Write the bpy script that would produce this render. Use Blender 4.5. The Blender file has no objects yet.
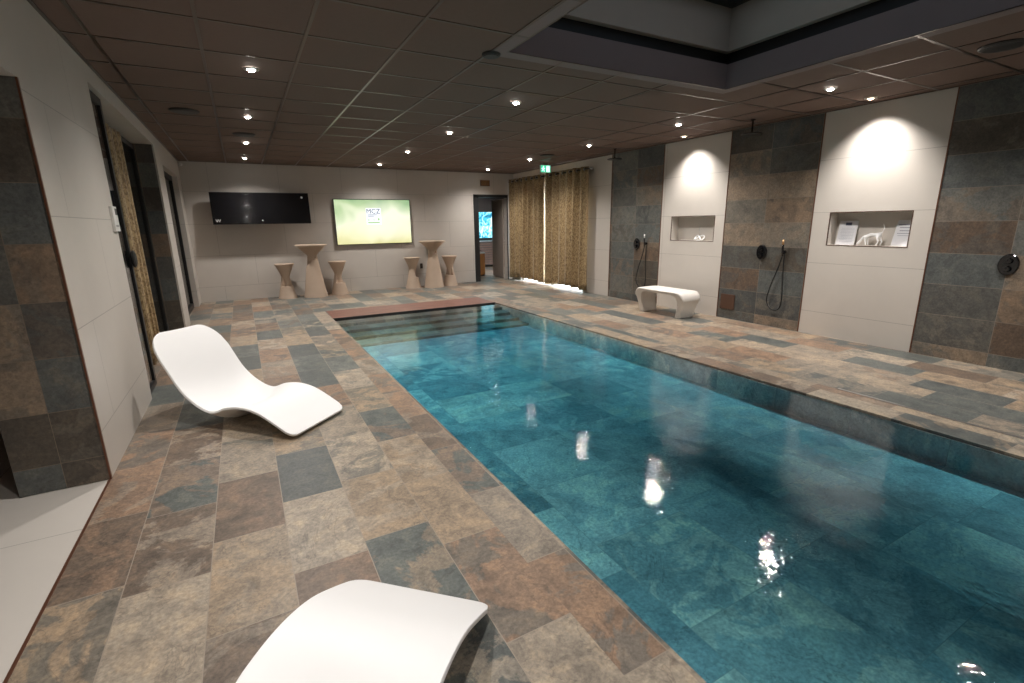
import bpy, bmesh, math, random
from mathutils import Matrix, Vector
random.seed(7)
PI = math.pi
S = bpy.context.scene
COL = S.collection

# ---------------------------------------------------------------- camera, world, exposure
cam_d = bpy.data.cameras.new('camera'); cam = bpy.data.objects.new('camera', cam_d); COL.objects.link(cam)
yaw, pitch, roll, FPX = 0.4999, -0.2406, -0.0153, 481.07
fw = Vector((math.sin(yaw)*math.cos(pitch), math.cos(yaw)*math.cos(pitch), math.sin(pitch)))
rt = Vector((math.cos(yaw), -math.sin(yaw), 0)); up = rt.cross(fw)
r2 = math.cos(roll)*rt + math.sin(roll)*up; u2 = -math.sin(roll)*rt + math.cos(roll)*up
cam.matrix_world = Matrix(((r2.x, u2.x, -fw.x, 0), (r2.y, u2.y, -fw.y, 0), (r2.z, u2.z, -fw.z, 1.44), (0, 0, 0, 1)))
cam_d.sensor_width = 36; cam_d.sensor_fit = 'HORIZONTAL'; cam_d.lens = FPX/1024*36
cam_d.clip_start = 0.05; cam_d.clip_end = 100
S.camera = cam
world = bpy.data.worlds.new('dusk_sky'); S.world = world; world.use_nodes = True
world.node_tree.nodes['Background'].inputs[0].default_value = (0.72, 0.84, 1.0, 1)
world.node_tree.nodes['Background'].inputs[1].default_value = 0.36
S.view_settings.view_transform = 'Standard'; S.view_settings.look = 'None'
S.view_settings.gamma = 1; S.view_settings.use_curve_mapping = False
S.view_settings.exposure = 0.0
S.cycles.max_bounces = 10; S.cycles.diffuse_bounces = 5; S.cycles.glossy_bounces = 4
S.cycles.transparent_max_bounces = 16; S.cycles.transmission_bounces = 6
S.cycles.sample_clamp_indirect = 8; S.cycles.caustics_reflective = False; S.cycles.caustics_refractive = False
S.cycles.use_denoising = True

LAMP_W = 150      # ceiling downlights
WASH_W = 105      # wall washers
LAMP_COL = (1.0, 0.945, 0.89)
pl_d = bpy.data.lights.new('skylight_portal', 'AREA'); pl_d.shape = 'RECTANGLE'; pl_d.size = 2.6; pl_d.size_y = 4.6; pl_d.cycles.is_portal = True
pl_o = bpy.data.objects.new('skylight_portal', pl_d); COL.objects.link(pl_o); pl_o.location = (3.083, 1.225, 3.5)

# ---------------------------------------------------------------- room constants (metres)
XL, XR, YB, H = -0.859, 6.274, 11.298, 2.666
P0, P1, YP = 1.114, 4.047, 8.051
SX0, SX1, SY = 1.896, 4.27, 3.45
YF = -2.6        # wall behind the camera
PY0 = -1.2       # near end of the pool

# ---------------------------------------------------------------- material helpers
class NT:
    def __init__(s, name):
        m = bpy.data.materials.new(name); m.use_nodes = True
        s.m = m; s.t = m.node_tree; s.n = s.t.nodes; s.l = s.t.links
        s.b = s.n['Principled BSDF']; s.out = s.n['Material Output']
    def new(s, ty, **k):
        n = s.n.new(ty)
        for a, v in k.items(): setattr(n, a, v)
        return n
    def put(s, sock, v):
        if isinstance(v, bpy.types.NodeSocket): s.l.new(v, sock)
        else: sock.default_value = v
    def math(s, op, a, b=0.0, c=0.0):
        n = s.new('ShaderNodeMath', operation=op); s.put(n.inputs[0], a); s.put(n.inputs[1], b); s.put(n.inputs[2], c)
        return n.outputs[0]
    def coord(s):
        g = s.new('ShaderNodeTexCoord'); x = s.new('ShaderNodeSeparateXYZ'); s.l.new(g.outputs['Object'], x.inputs[0])
        return g.outputs['Object'], x.outputs
    def noise(s, vec, scale, detail=4, rough=.55, dist=0, w=None):
        n = s.new('ShaderNodeTexNoise', noise_dimensions='4D' if w is not None else '3D')
        s.put(n.inputs['Vector'], vec); n.inputs['Scale'].default_value = scale; n.inputs['Detail'].default_value = detail
        n.inputs['Roughness'].default_value = rough; n.inputs['Distortion'].default_value = dist
        if w is not None: s.put(n.inputs['W'], w)
        return n.outputs[0]
    def ramp(s, fac, stops, interp='LINEAR'):
        n = s.new('ShaderNodeValToRGB'); s.put(n.inputs[0], fac); r = n.color_ramp; r.interpolation = interp
        while len(r.elements) > 1: r.elements.remove(r.elements[-1])
        r.elements[0].position = stops[0][0]; r.elements[0].color = (*stops[0][1], 1)
        for p, c in stops[1:]:
            e = r.elements.new(p); e.color = (*c, 1)
        return n.outputs[0]
    def mix(s, f, a, b, mode='MIX'):
        n = s.new('ShaderNodeMix', data_type='RGBA', blend_type=mode)
        s.put(n.inputs[0], f)
        for i, v in ((6, a), (7, b)):
            s.put(n.inputs[i], v if isinstance(v, bpy.types.NodeSocket) else (*v, 1))
        return n.outputs[2]
    def bump(s, h, strength, dist=.01):
        n = s.new('ShaderNodeBump'); s.put(n.inputs['Height'], h); n.inputs['Strength'].default_value = strength
        n.inputs['Distance'].default_value = dist; s.l.new(n.outputs[0], s.b.inputs['Normal'])
    def combine(s, x, y, z):
        n = s.new('ShaderNodeCombineXYZ')
        for i, v in enumerate((x, y, z)): s.put(n.inputs[i], v)
        return n.outputs[0]

def plain(name, col, rough=.5, metal=0.0, emit=None, es=0, coat=0, mottled=0.0, mscale=8):
    t = NT(name); b = t.b
    b.inputs['Base Color'].default_value = (*col, 1); b.inputs['Roughness'].default_value = rough
    b.inputs['Metallic'].default_value = metal
    if coat: b.inputs['Coat Weight'].default_value = coat; b.inputs['Coat Roughness'].default_value = .05
    if emit: b.inputs['Emission Color'].default_value = (*emit, 1); b.inputs['Emission Strength'].default_value = es
    v, _ = t.coord()
    n = t.noise(v, mscale, 3)
    k = mottled or .04
    t.l.new(t.mix(n, tuple(c*(1-k) for c in col), tuple(min(1, c*(1+k)) for c in col)), b.inputs['Base Color'])
    return t.m

def slate(name, U, V, u0, pu, v0, pv, stagger, pal, grout=(.30, .25, .20), gw=.004, rough=.45, pk=.6, mk=.8, ms=9):
    t = NT(name); vec, ax = t.coord()
    u = t.math('DIVIDE', t.math('SUBTRACT', ax[U], u0), pu)
    uc = t.math('FLOOR', u)
    w1 = t.new('ShaderNodeTexWhiteNoise', noise_dimensions='1D'); t.put(w1.inputs['W'], t.math('ADD', uc, 3.37))
    v = t.math('ADD', t.math('DIVIDE', t.math('SUBTRACT', ax[V], v0), pv), t.math('MULTIPLY', w1.outputs['Value'], stagger))
    vc = t.math('FLOOR', v)
    w2 = t.new('ShaderNodeTexWhiteNoise', noise_dimensions='3D'); t.l.new(t.combine(uc, vc, 1.7), w2.inputs['Vector'])
    w3 = t.new('ShaderNodeTexWhiteNoise', noise_dimensions='3D'); t.l.new(t.combine(uc, vc, 9.2), w3.inputs['Vector'])
    h1, h2 = w2.outputs['Value'], w3.outputs['Value']
    stops = [(i/len(pal), c) for i, c in enumerate(pal)]
    c1 = t.ramp(h1, stops, 'CONSTANT'); c2 = t.ramp(h2, stops, 'CONSTANT')
    big = t.noise(vec, 2.6, 6, .62, 1.3, t.math('MULTIPLY', h1, 37))
    patch = t.ramp(big, [(.50, (0, 0, 0)), (.535, (1, 1, 1))])
    c = t.mix(t.math('MULTIPLY', patch, pk), c1, c2)
    mid = t.noise(vec, ms, 8, .72, .8, t.math('MULTIPLY', h2, 29))
    c = t.mix(mk, c, t.ramp(mid, [(.36, (.55, .56, .58)), (.5, (1, 1, 1)), (.64, (1.5, 1.4, 1.25))]), 'MULTIPLY')
    fine = t.noise(vec, 60, 4, .7)
    c = t.mix(.5, c, t.ramp(fine, [(.36, (.6, .6, .6)), (.64, (1.45, 1.45, 1.45))]), 'MULTIPLY')
    vein = t.math('ABSOLUTE', t.math('SUBTRACT', t.noise(vec, 1.7, 5, .6, 1.6, t.math('MULTIPLY', h2, 51)), .5))
    c = t.mix(t.ramp(vein, [(0, (.4, .4, .4)), (.006, (0, 0, 0))]), c, (.06, .05, .045))
    fu = t.math('FRACT', u); fv = t.math('FRACT', v)
    du = t.math('MULTIPLY', t.math('MINIMUM', fu, t.math('SUBTRACT', 1.0, fu)), pu)
    dv = t.math('MULTIPLY', t.math('MINIMUM', fv, t.math('SUBTRACT', 1.0, fv)), pv)
    g = t.math('LESS_THAN', t.math('MINIMUM', du, dv), gw*.5)
    c = t.mix(g, c, grout)
    t.l.new(c, t.b.inputs['Base Color'])
    t.l.new(t.math('ADD', t.math('MULTIPLY', mid, .3), rough-.15), t.b.inputs['Roughness'])
    hgt = t.math('SUBTRACT', t.math('ADD', t.math('MULTIPLY', mid, .5), t.math('MULTIPLY', fine, .15)), t.math('MULTIPLY', g, .5))
    t.bump(hgt, .35, .006)
    return t.m

PAL = [(.10, .108, .102), (.29, .225, .16), (.11, .122, .112), (.21, .148, .108), (.145, .155, .143), (.325, .265, .20),
       (.10, .11, .105), (.25, .17, .118), (.265, .225, .178), (.155, .118, .09), (.33, .28, .22), (.112, .124, .116)]
PALW = [(.098, .096, .088), (.19, .138, .098), (.078, .082, .080), (.155, .138, .115), (.125, .088, .064), (.105, .112, .108), (.22, .172, .128), (.085, .072, .058), (.14, .14, .128)]
M = {}
M['deck'] = slate('slate_deck_tiles', 0, 1, -.609, .3118, 0.36, .622, 1.0, PAL)
M['coping'] = slate('slate_coping', 0, 1, P0-.006, 20.0, 0.32, .622, 0.0, PAL[1:], gw=.004)
M['basin'] = slate('slate_basin_tiles', 0, 1, .2, .62, .1, .62, 1.0, [(.68, .70, .66), (.42, .50, .50), (.74, .70, .62), (.54, .60, .58), (.84, .82, .75), (.38, .46, .47), (.62, .66, .64)], grout=(.4, .4, .38), gw=.003, ms=3.5, pk=.8)
M['stone_y'] = slate('slate_wall_tiles', 2, 1, .132, .316, 2.375-.628*10, .628, 0.0, PALW, grout=(.24, .20, .16), gw=.004, rough=.42, pk=.5, mk=.6, ms=6)
M['stone_x'] = slate('slate_jamb_tiles', 2, 0, .154, .3045, -1.06, .62, 0.0, PALW, grout=(.20, .16, .12), gw=.003, rough=.5, pk=.4, mk=.6, ms=6)

def bigtile(name, U, V, u0, pu, v0, pv, col, off=.5, gd=.78):
    t = NT(name); vec, ax = t.coord()
    v = t.math('DIVIDE', t.math('SUBTRACT', ax[V], v0), pv); vc = t.math('FLOOR', v)
    par = t.math('MODULO', t.math('ABSOLUTE', vc), 2.0)
    u = t.math('ADD', t.math('DIVIDE', t.math('SUBTRACT', ax[U], u0), pu), t.math('MULTIPLY', par, off))
    uc = t.math('FLOOR', u)
    w = t.new('ShaderNodeTexWhiteNoise', noise_dimensions='3D'); t.l.new(t.combine(uc, vc, .3), w.inputs['Vector'])
    fu = t.math('FRACT', u); fv = t.math('FRACT', v)
    du = t.math('MULTIPLY', t.math('MINIMUM', fu, t.math('SUBTRACT', 1.0, fu)), pu)
    dv = t.math('MULTIPLY', t.math('MINIMUM', fv, t.math('SUBTRACT', 1.0, fv)), pv)
    g = t.math('LESS_THAN', t.math('MINIMUM', du, dv), .0022)
    n = t.noise(vec, 2.2, 5, .6, .8)
    c = t.mix(n, tuple(x*.93 for x in col), tuple(x*1.06 for x in col))
    c = t.mix(t.math('MULTIPLY', w.outputs['Value'], .07), c, (.42, .37, .32))
    c = t.mix(g, c, tuple(x*gd*.7 for x in col))
    t.l.new(c, t.b.inputs['Base Color']); t.b.inputs['Roughness'].default_value = .42
    t.bump(t.math('SUBTRACT', t.math('MULTIPLY', n, .15), g), .25, .003)
    return t.m
CREAM = (.60, .555, .505)
M['cream_y'] = bigtile('cream_wall_tiles_side', 1, 2, 2.375-12.4, 1.24, .293, .61, CREAM, off=.0)
M['cream_x'] = bigtile('cream_wall_tiles_back', 0, 2, .2, 1.225, .293, .61, (.56, .52, .475))
M['cream_l'] = bigtile('cream_wall_tiles_left', 1, 2, 4.99, 1.22, .293, .61, (.56, .52, .475))
M['lobby_floor'] = bigtile('pale_lobby_tiles', 1, 0, 2.28, 1.2, XL, .6, (.62, .58, .53), off=.5)
M['ceil'] = plain('brown_ceiling_tile', (.155, .103, .082), .9, mottled=.08, mscale=30)
M['grid'] = plain('dark_ceiling_bar', (.075, .052, .04), .28, .65)  # dark tone stands in for the shadow gaps between ceiling tiles
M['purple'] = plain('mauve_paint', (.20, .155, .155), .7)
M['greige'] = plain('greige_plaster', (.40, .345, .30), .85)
M['black'] = plain('matt_black', (.008, .008, .008), .5)
M['blackgloss'] = plain('gloss_black', (.006, .006, .007), .12, coat=.5)
M['frame'] = plain('dark_aluminium', (.018, .018, .018), .4, .3)
M['copper'] = plain('copper_trim', (.17, .075, .045), .4, .5)
M['white'] = plain('white_gloss_resin', (.86, .86, .86), .5, coat=0, mottled=.01)
M['benchwhite'] = plain('white_satin_resin', (.78, .745, .70), .4, mottled=.02)
M['plastic'] = plain('white_plastic', (.7, .69, .66), .4)
M['beige'] = plain('beige_moulded_resin', (.50, .385, .295), .6, mottled=.05)
M['darkwood'] = plain('dark_wood', (.03, .018, .012), .5)
M['amber'] = plain('amber_wood', (.42, .20, .06), .5, mottled=.2)
M['alu'] = plain('brushed_metal', (.5, .5, .5), .3, .9)
M['brownplate'] = plain('brown_plate', (.09, .045, .028), .5)
M['brass'] = plain('brass_tip', (.55, .33, .16), .35, .6)
M['paper'] = plain('paper', (.72, .72, .75), .8)
M['ink'] = plain('ink', (.12, .13, .2), .8)
M['drape'] = plain('taupe_drape', (.22, .14, .11), .9)
M['snow'] = plain('white_render', (.8, .8, .8), .9)
M['lamp'] = plain('lamp_glow', (1, 1, 1), .5, emit=(1, .95, .88), es=90)
M['wash'] = plain('washer_glow', (1, .8, .6), .5, emit=(1, .72, .5), es=7)

def terracotta():
    t = NT('red_brown_decking'); vec, ax = t.coord()
    g = t.math('FRACT', t.math('DIVIDE', ax[1], .115))
    gap = t.math('LESS_THAN', g, .05)
    s = t.new('ShaderNodeMapping'); s.inputs['Scale'].default_value = (1.2, 14, 1); t.l.new(vec, s.inputs[0])
    n = t.noise(s.outputs[0], 3, 5, .6)
    c = t.ramp(n, [(.3, (.10, .042, .03)), (.7, (.24, .11, .08))])
    t.l.new(t.mix(gap, c, (.06, .03, .022)), t.b.inputs['Base Color']); t.b.inputs['Roughness'].default_value = .5
    return t.m
M['terra'] = terracotta()

def gold():
    t = NT('gold_brocade'); vec, ax = t.coord()
    s = t.new('ShaderNodeMapping'); s.inputs['Scale'].default_value = (1, 1, .55); t.l.new(vec, s.inputs[0])
    n = t.noise(s.outputs[0], 48, 3, .6, 1.0)
    n2 = t.noise(vec, 130, 2)
    f = t.ramp(t.math('ADD', t.math('MULTIPLY', n, .7), t.math('MULTIPLY', n2, .3)), [(.46, (0, 0, 0)), (.54, (1, 1, 1))])
    t.l.new(t.mix(f, (.21, .135, .062), (.45, .325, .165)), t.b.inputs['Base Color'])
    t.b.inputs['Roughness'].default_value = .55; t.b.inputs['Sheen Weight'].default_value = .3
    t.bump(n, .3, .004)
    return t.m
M['gold'] = gold()

def water():
    t = NT('pool_water'); t.n.remove(t.b)
    tr = t.new('ShaderNodeBsdfTransparent'); gl = t.new('ShaderNodeBsdfGlossy'); gl.inputs['Roughness'].default_value = 0.0
    fr = t.new('ShaderNodeFresnel'); fr.inputs['IOR'].default_value = 1.5
    vec, ax = t.coord()
    n1 = t.noise(vec, 3.2, 2, .5, .6); n2 = t.noise(vec, 16, 2, .5, .4); n3 = t.noise(vec, 1.1, 1)
    calm = t.ramp(n3, [(.35, (.25, .25, .25)), (.62, (1, 1, 1))])
    h = t.math('ADD', t.math('MULTIPLY', n1, .45), t.math('ADD', t.math('MULTIPLY', t.math('MULTIPLY', n2, .24), calm), t.math('MULTIPLY', t.noise(vec, 60, 2, .5, .2), .05)))
    bp = t.new('ShaderNodeBump'); t.put(bp.inputs['Height'], h); bp.inputs['Strength'].default_value = 1; bp.inputs['Distance'].default_value = .009
    t.l.new(bp.outputs[0], gl.inputs['Normal']); t.l.new(bp.outputs[0], fr.inputs['Normal'])
    mx = t.new('ShaderNodeMixShader'); t.l.new(fr.outputs[0], mx.inputs[0]); t.l.new(tr.outputs[0], mx.inputs[1]); t.l.new(gl.outputs[0], mx.inputs[2])
    t.l.new(mx.outputs[0], t.out.inputs['Surface'])
    va = t.new('ShaderNodeVolumeAbsorption'); va.inputs['Color'].default_value = WATER_COL; va.inputs['Density'].default_value = WATER_DEN
    t.l.new(va.outputs[0], t.out.inputs['Volume'])
    return t.m
WATER_COL = (.03, .81, .97, 1); WATER_DEN = 2.4
M['water'] = water()

def glass(name, col=(.75, .8, .8), mirror=1.5):
    t = NT(name); t.n.remove(t.b)
    tr = t.new('ShaderNodeBsdfTransparent'); tr.inputs[0].default_value = (*col, 1)
    gl = t.new('ShaderNodeBsdfGlossy'); gl.inputs['Roughness'].default_value = 0.02
    fr = t.new('ShaderNodeFresnel'); bf = t.new('ShaderNodeNewGeometry').outputs['Backfacing']
    t.put(fr.inputs['IOR'], t.math('ADD', t.math('MULTIPLY', bf, 1/mirror-mirror), mirror))
    mx = t.new('ShaderNodeMixShader'); t.l.new(fr.outputs[0], mx.inputs[0]); t.l.new(tr.outputs[0], mx.inputs[1]); t.l.new(gl.outputs[0], mx.inputs[2])
    t.l.new(mx.outputs[0], t.out.inputs['Surface']); return t.m
M['glass'] = glass('window_glass', (.9, .92, .93))

# ---------------------------------------------------------------- mesh helpers
def link(name, bm, mat, parent=None, smooth=False, bevel=0, keep=False):
    bmesh.ops.recalc_face_normals(bm, faces=bm.faces)
    me = bpy.data.meshes.new(name); bm.to_mesh(me); bm.free()
    if smooth:
        for p in me.polygons: p.use_smooth = True
    o = bpy.data.objects.new(name, me); COL.objects.link(o)
    for m in (mat if isinstance(mat, (list, tuple)) else [mat]): me.materials.append(m)
    if parent: o.parent = parent
    if bevel:
        b = o.modifiers.new('bevel', 'BEVEL'); b.width = bevel; b.segments = 2; b.limit_method = 'ANGLE'
    return o
def box(bm, x0, x1, y0, y1, z0, z1, rot=None, c=None):
    vs = [bm.verts.new((x, y, z)) for x in (x0, x1) for y in (y0, y1) for z in (z0, z1)]
    for f in ((0, 1, 3, 2), (4, 6, 7, 5), (0, 4, 5, 1), (2, 3, 7, 6), (0, 2, 6, 4), (1, 5, 7, 3)):
        bm.faces.new([vs[i] for i in f])
    if rot is not None: bmesh.ops.rotate(bm, verts=vs, cent=c or Vector(((x0+x1)/2, (y0+y1)/2, (z0+z1)/2)), matrix=rot)
    return vs
def B(*bs):
    bm = bmesh.new()
    for b in bs: box(bm, *b)
    return bm
def tube(bm, pts, r, n=8, cap=True):
    pts = [Vector(p) for p in pts]; rings = []
    prev = None
    for i, p in enumerate(pts):
        d = (pts[min(i+1, len(pts)-1)] - pts[max(i-1, 0)]).normalized()
        if prev is None:
            a = Vector((0, 0, 1)) if abs(d.z) < .9 else Vector((1, 0, 0)); prev = d.cross(a).normalized()
        u = (prev - d*prev.dot(d)).normalized(); v = d.cross(u); prev = u
        rr = r[i] if isinstance(r, (list, tuple)) else r
        rings.append([bm.verts.new(p + rr*(math.cos(2*PI*k/n)*u + math.sin(2*PI*k/n)*v)) for k in range(n)])
    for a, b in zip(rings, rings[1:]):
        for k in range(n): bm.faces.new((a[k], a[(k+1) % n], b[(k+1) % n], b[k]))
    if cap: bm.faces.new(rings[0][::-1]); bm.faces.new(rings[-1])
    return rings
def lathe(bm, prof, n=32, c=(0, 0, 0), axis='Z'):
    rings = []
    for r, h in prof:
        ring = []
        for k in range(n):
            a = 2*PI*k/n
            if axis == 'Z': p = (c[0]+r*math.cos(a), c[1]+r*math.sin(a), c[2]+h)
            elif axis == 'X': p = (c[0]+h, c[1]+r*math.cos(a), c[2]+r*math.sin(a))
            else: p = (c[0]+r*math.cos(a), c[1]+h, c[2]+r*math.sin(a))
            ring.append(bm.verts.new(p))
        rings.append(ring)
    for a, b in zip(rings, rings[1:]):
        for k in range(n): bm.faces.new((a[k], a[(k+1) % n], b[(k+1) % n], b[k]))
    bm.faces.new(rings[0][::-1]); bm.faces.new(rings[-1])
def smoothpath(pts, k=6):
    P = [Vector(p) for p in pts]; P = [2*P[0]-P[1]] + P + [2*P[-1]-P[-2]]; out = []
    for i in range(1, len(P)-2):
        a, b, c, d = P[i-1:i+3]
        for j in range(k):
            u = j/k
            out.append(.5*((2*b)+(c-a)*u+(2*a-5*b+4*c-d)*u*u+(-a+3*b-3*c+d)*u**3))
    out.append(P[-2]); return out
def struct(name, bm, mat, parent=None, **k):
    o = link(name, bm, mat, parent, **k)
    if not parent: o['kind'] = 'structure'
    return o
def tag(o, label, cat, group=None, kind=None):
    if label: o['label'] = label
    if cat: o['category'] = cat
    if group: o['group'] = group
    if kind: o['kind'] = kind
    return o
def thing(name, label, cat, loc=(0, 0, 0), rz=0, group=None):
    o = bpy.data.objects.new(name, None); COL.objects.link(o); o.location = loc; o.rotation_euler = (0, 0, rz)
    o.empty_display_size = .1
    return tag(o, label, cat, group)
def copy_tree(o, parent=None):
    c = o.copy(); COL.objects.link(c)
    if parent: c.parent = parent
    for ch in list(o.children): copy_tree(ch, c)
    return c
def text_mesh(s, size, mat, name, parent, mw, depth=.001):
    cu = bpy.data.curves.new('lettering', 'FONT'); cu.body = s; cu.size = size; cu.extrude = depth
    cu.align_x = 'CENTER'; cu.align_y = 'CENTER'
    t = bpy.data.objects.new('lettering', cu); COL.objects.link(t)
    bpy.context.view_layer.update()
    me = bpy.data.meshes.new_from_object(t.evaluated_get(bpy.context.evaluated_depsgraph_get()))
    bpy.data.objects.remove(t)
    me.materials.clear(); me.materials.append(mat)
    o = bpy.data.objects.new(name, me); COL.objects.link(o); me.transform(mw)
    if parent: o.parent = parent
    return o
FACE_CAM = Matrix(((1, 0, 0, 0), (0, 0, -1, 0), (0, 1, 0, 0), (0, 0, 0, 1)))      # text standing up, read from -Y
FACE_LEFT = Matrix(((0, 0, -1, 0), (-1, 0, 0, 0), (0, 1, 0, 0), (0, 0, 0, 1)))    # read from -X

# ================================================================ FLOOR AND POOL
CW = .20
struct('floor', B((XL, P0-CW, YF, YB, -.12, 0), (P1+CW, XR, YF, YB, -.12, 0), (P0-CW, P1+CW, 8.83, YB, -.12, 0),
                  (P0-CW, P1+CW, YF, PY0-CW, -.12, 0), (-1.35, XL, 4.99, YB, -.12, 0), (4.6, 8.4, YB, 15.4, -.12, 0)), M['deck'])
struct('pool_coping', B((P0-CW, P0+.012, PY0-CW, 8.83, -.12, 0.0), (P1-.012, P1+CW, PY0-CW, 8.83, -.12, 0.0), (P0, P1, PY0-CW, PY0, -.12, 0.0)), M['coping'])
D = .22
bm = B((P0-.15, P0, PY0, 8.1, -D-.1, -.12), (P1, P1+.15, PY0, 8.1, -D-.1, -.12), (P0, P1, PY0-.15, PY0, -D-.1, -.12),
       (P0, P1, YP, YP+.15, -D-.1, -.02), (P0, P1, PY0, YP, -D-.1, -D))
box(bm, P1-.025, P1, PY0, YP, -D, -.022); box(bm, P0, P0+.025, PY0, YP, -D, -.022)
struct('pool_basin', bm, M['basin'])
bm = bmesh.new()
for k in range(4):                                     # wide steps at the far end
    box(bm, P0+.025, P1-.025, YP-.32*(k+1), YP-.32*k, -D+.001, -.046*(k+1)+.0)
struct('pool_steps', bm, M['deck'])
w = link('pool_water', B((P0+.001, P1-.001, PY0+.001, YP-.034, -D+.0, -.018)), M['water'])
tag(w, 'teal water filling the long rectangular pool', 'water', kind='stuff')
t = thing('pool_cover_lid', 'red-brown board deck strip across the far end of the pool', 'pool cover', (0, 0, 0))
link('board_deck', B((P0+.012, P1-.012, YP-.02, 8.83, -.06, .002)), M['terra'], t)
link('edge_profile', B((P0+.012, P1-.012, YP-.032, YP-.02, -.06, .004)), M['black'], t)
tag(link('slot_drain', B((4.372, 4.402, .2, 2.12, -.01, .003)), M['alu']), 'narrow metal slot drain let into the deck along the right side of the pool', 'drain')
struct('floor', B((-4.2, XL-.012, YF, 5.2, -.12, -.004)), M['lobby_floor'])
struct('trim_1', B((XL-.012, XL, YF, 3.43, -.12, .003)), M['copper'])

# ================================================================ WALLS
# right wall
def side_wall(y0, y1, mat, niche=None, z0=0, z1=H+.0):
    if niche:
        n0, n1, a, b = niche
        bm = B((XR, XR+.24, y0, n0, z0, z1), (XR, XR+.24, n1, y1, z0, z1), (XR, XR+.24, n0, n1, z0, a), (XR, XR+.24, n0, n1, b, z1), (XR+.17, XR+.24, n0, n1, a, b))
    else: bm = B((XR, XR+.24, y0, y1, z0, z1))
    return struct('wall_right', bm, mat)
N1 = (5.07, 5.91, 1.134, 1.504); N2 = (2.575, 3.405, 1.13, 1.505)
side_wall(YF, 1.11, M['cream_y']); side_wall(1.11, 2.375, M['stone_y']); side_wall(2.375, 3.62, M['cream_y'], N2)
side_wall(3.62, 4.887, M['stone_y']); side_wall(4.887, 6.15, M['cream_y'], N1); side_wall(6.15, 7.45, M['stone_y'])
side_wall(7.45, 8.30, M['cream_y']); side_wall(8.30, 10.95, M['cream_y'], z0=2.35); side_wall(10.95, 11.5, M['cream_y'])
k = 2
for y in (1.11, 2.375, 3.62, 4.887, 6.15, 7.45):
    struct('trim_%d' % k, B((XR-.006, XR+.01, y-.005, y+.005, 0, H)), M['copper']); k += 1
def niche_frame(n):
    global k
    a, b, c, d = n; w_ = .008
    struct('trim_%d' % k, B((XR-.003, XR+.01, a-w_, a, c-w_, d+w_), (XR-.003, XR+.01, b, b+w_, c-w_, d+w_), (XR-.003, XR+.01, a, b, c-w_, c), (XR-.003, XR+.01, a, b, d, d+w_)), M['brownplate']); k += 1
niche_frame(N1); niche_frame(N2)
# back wall with the door opening
DX0, DX1, DZ = 5.14, 6.10, 2.15
struct('wall_back', B((-1.4, DX0, YB, YB+.2, 0, H), (DX1, XR+.24, YB, YB+.2, 0, H), (DX0, DX1, YB, YB+.2, DZ, H)), M['cream_x'])
# left wall: header over the lobby opening, pier, recess with glazing
struct('wall_left', B((-1.262, XL, 3.44, 4.99, 0, H), (-1.262, XL, YF, 3.44, 2.17, H), (-1.262, XL, 4.99, YB, 2.52, H)), M['cream_l'])
struct('wall_left', B((-1.262, XL-.004, 3.425, 3.44, 0, 2.17)), M['stone_x'])
struct('trim_%d' % k, B((XL-.006, XL+.003, 3.42, 3.437, 0, 2.17)), M['copper']); k += 1
struct('wall_left', B((-1.30, XL-.02, 8.2, 8.215, 0, 2.52)), M['stone_x'])
struct('wall_left', B((-1.30, XL, 8.215, 8.85, 0, 2.52), (-1.30, XL, 10.75, YB, 0, 2.52), (-1.30, XL, 8.85, 10.75, 2.34, 2.52)), M['cream_l'])
# wall behind the camera, lobby shell, outside shells
struct('wall_front', B((-4.2, XR+.24, YF-.2, YF, 0, H)), M['cream_x'])
struct('wall_lobby', B((-4.4, -4.2, YF, 5.2, 0, H), (-4.2, -1.262, 5.0, 5.2, 0, H)), M['darkwood'])  # dark wood colour stands in for the darkness past the jamb

# ================================================================ CEILING
struct('ceiling', B((-4.2, SX0-.03, YF, YB+.2, H, H+.1), (SX1+.03, XR+.24, YF, YB+.2, H, H+.1), (SX0-.03, SX1+.03, SY+.03, YB+.2, H, H+.1), (SX0-.03, SX1+.03, YF, -1.03, H, H+.1)), M['ceil'])
bm = bmesh.new()
GX = [-.69+.6165*i for i in range(12)]; GY = [1.92+.615*i for i in range(-7, 16)]
for gx in GX:
    if SX0-.02 < gx < SX1+.02:
        if abs(gx-SX1) > .05: box(bm, gx-.011, gx+.011, SY, YB, H-.004, H+.001)
        box(bm, gx-.011, gx+.011, YF, -1, H-.004, H+.001)
    else: box(bm, gx-.011, gx+.011, YF, YB, H-.004, H+.001)
for gy in GY:
    if -1.0 < gy < SY:
        box(bm, XL, SX0, gy-.011, gy+.011, H-.0035, H+.001); box(bm, SX1, XR, gy-.011, gy+.011, H-.0035, H+.001)
    elif gy > YF: box(bm, XL, XR, gy-.011, gy+.011, H-.0035, H+.001)
struct('ceiling_grid', bm, M['grid'])
# perimeter angle
struct('trim_%d' % k, B((XL, XL+.02, YF, YB, H-.006, H), (XR-.02, XR, YF, YB, H-.006, H), (XL, XR, YB-.02, YB, H-.006, H),
                      (SX0-.012, SX0, -1, SY+.012, H-.004, H), (SX1, SX1+.012, -1, SY+.012, H-.004, H), (SX0, SX1, SY, SY+.012, H-.004, H)), M['grid']); k += 1
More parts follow.
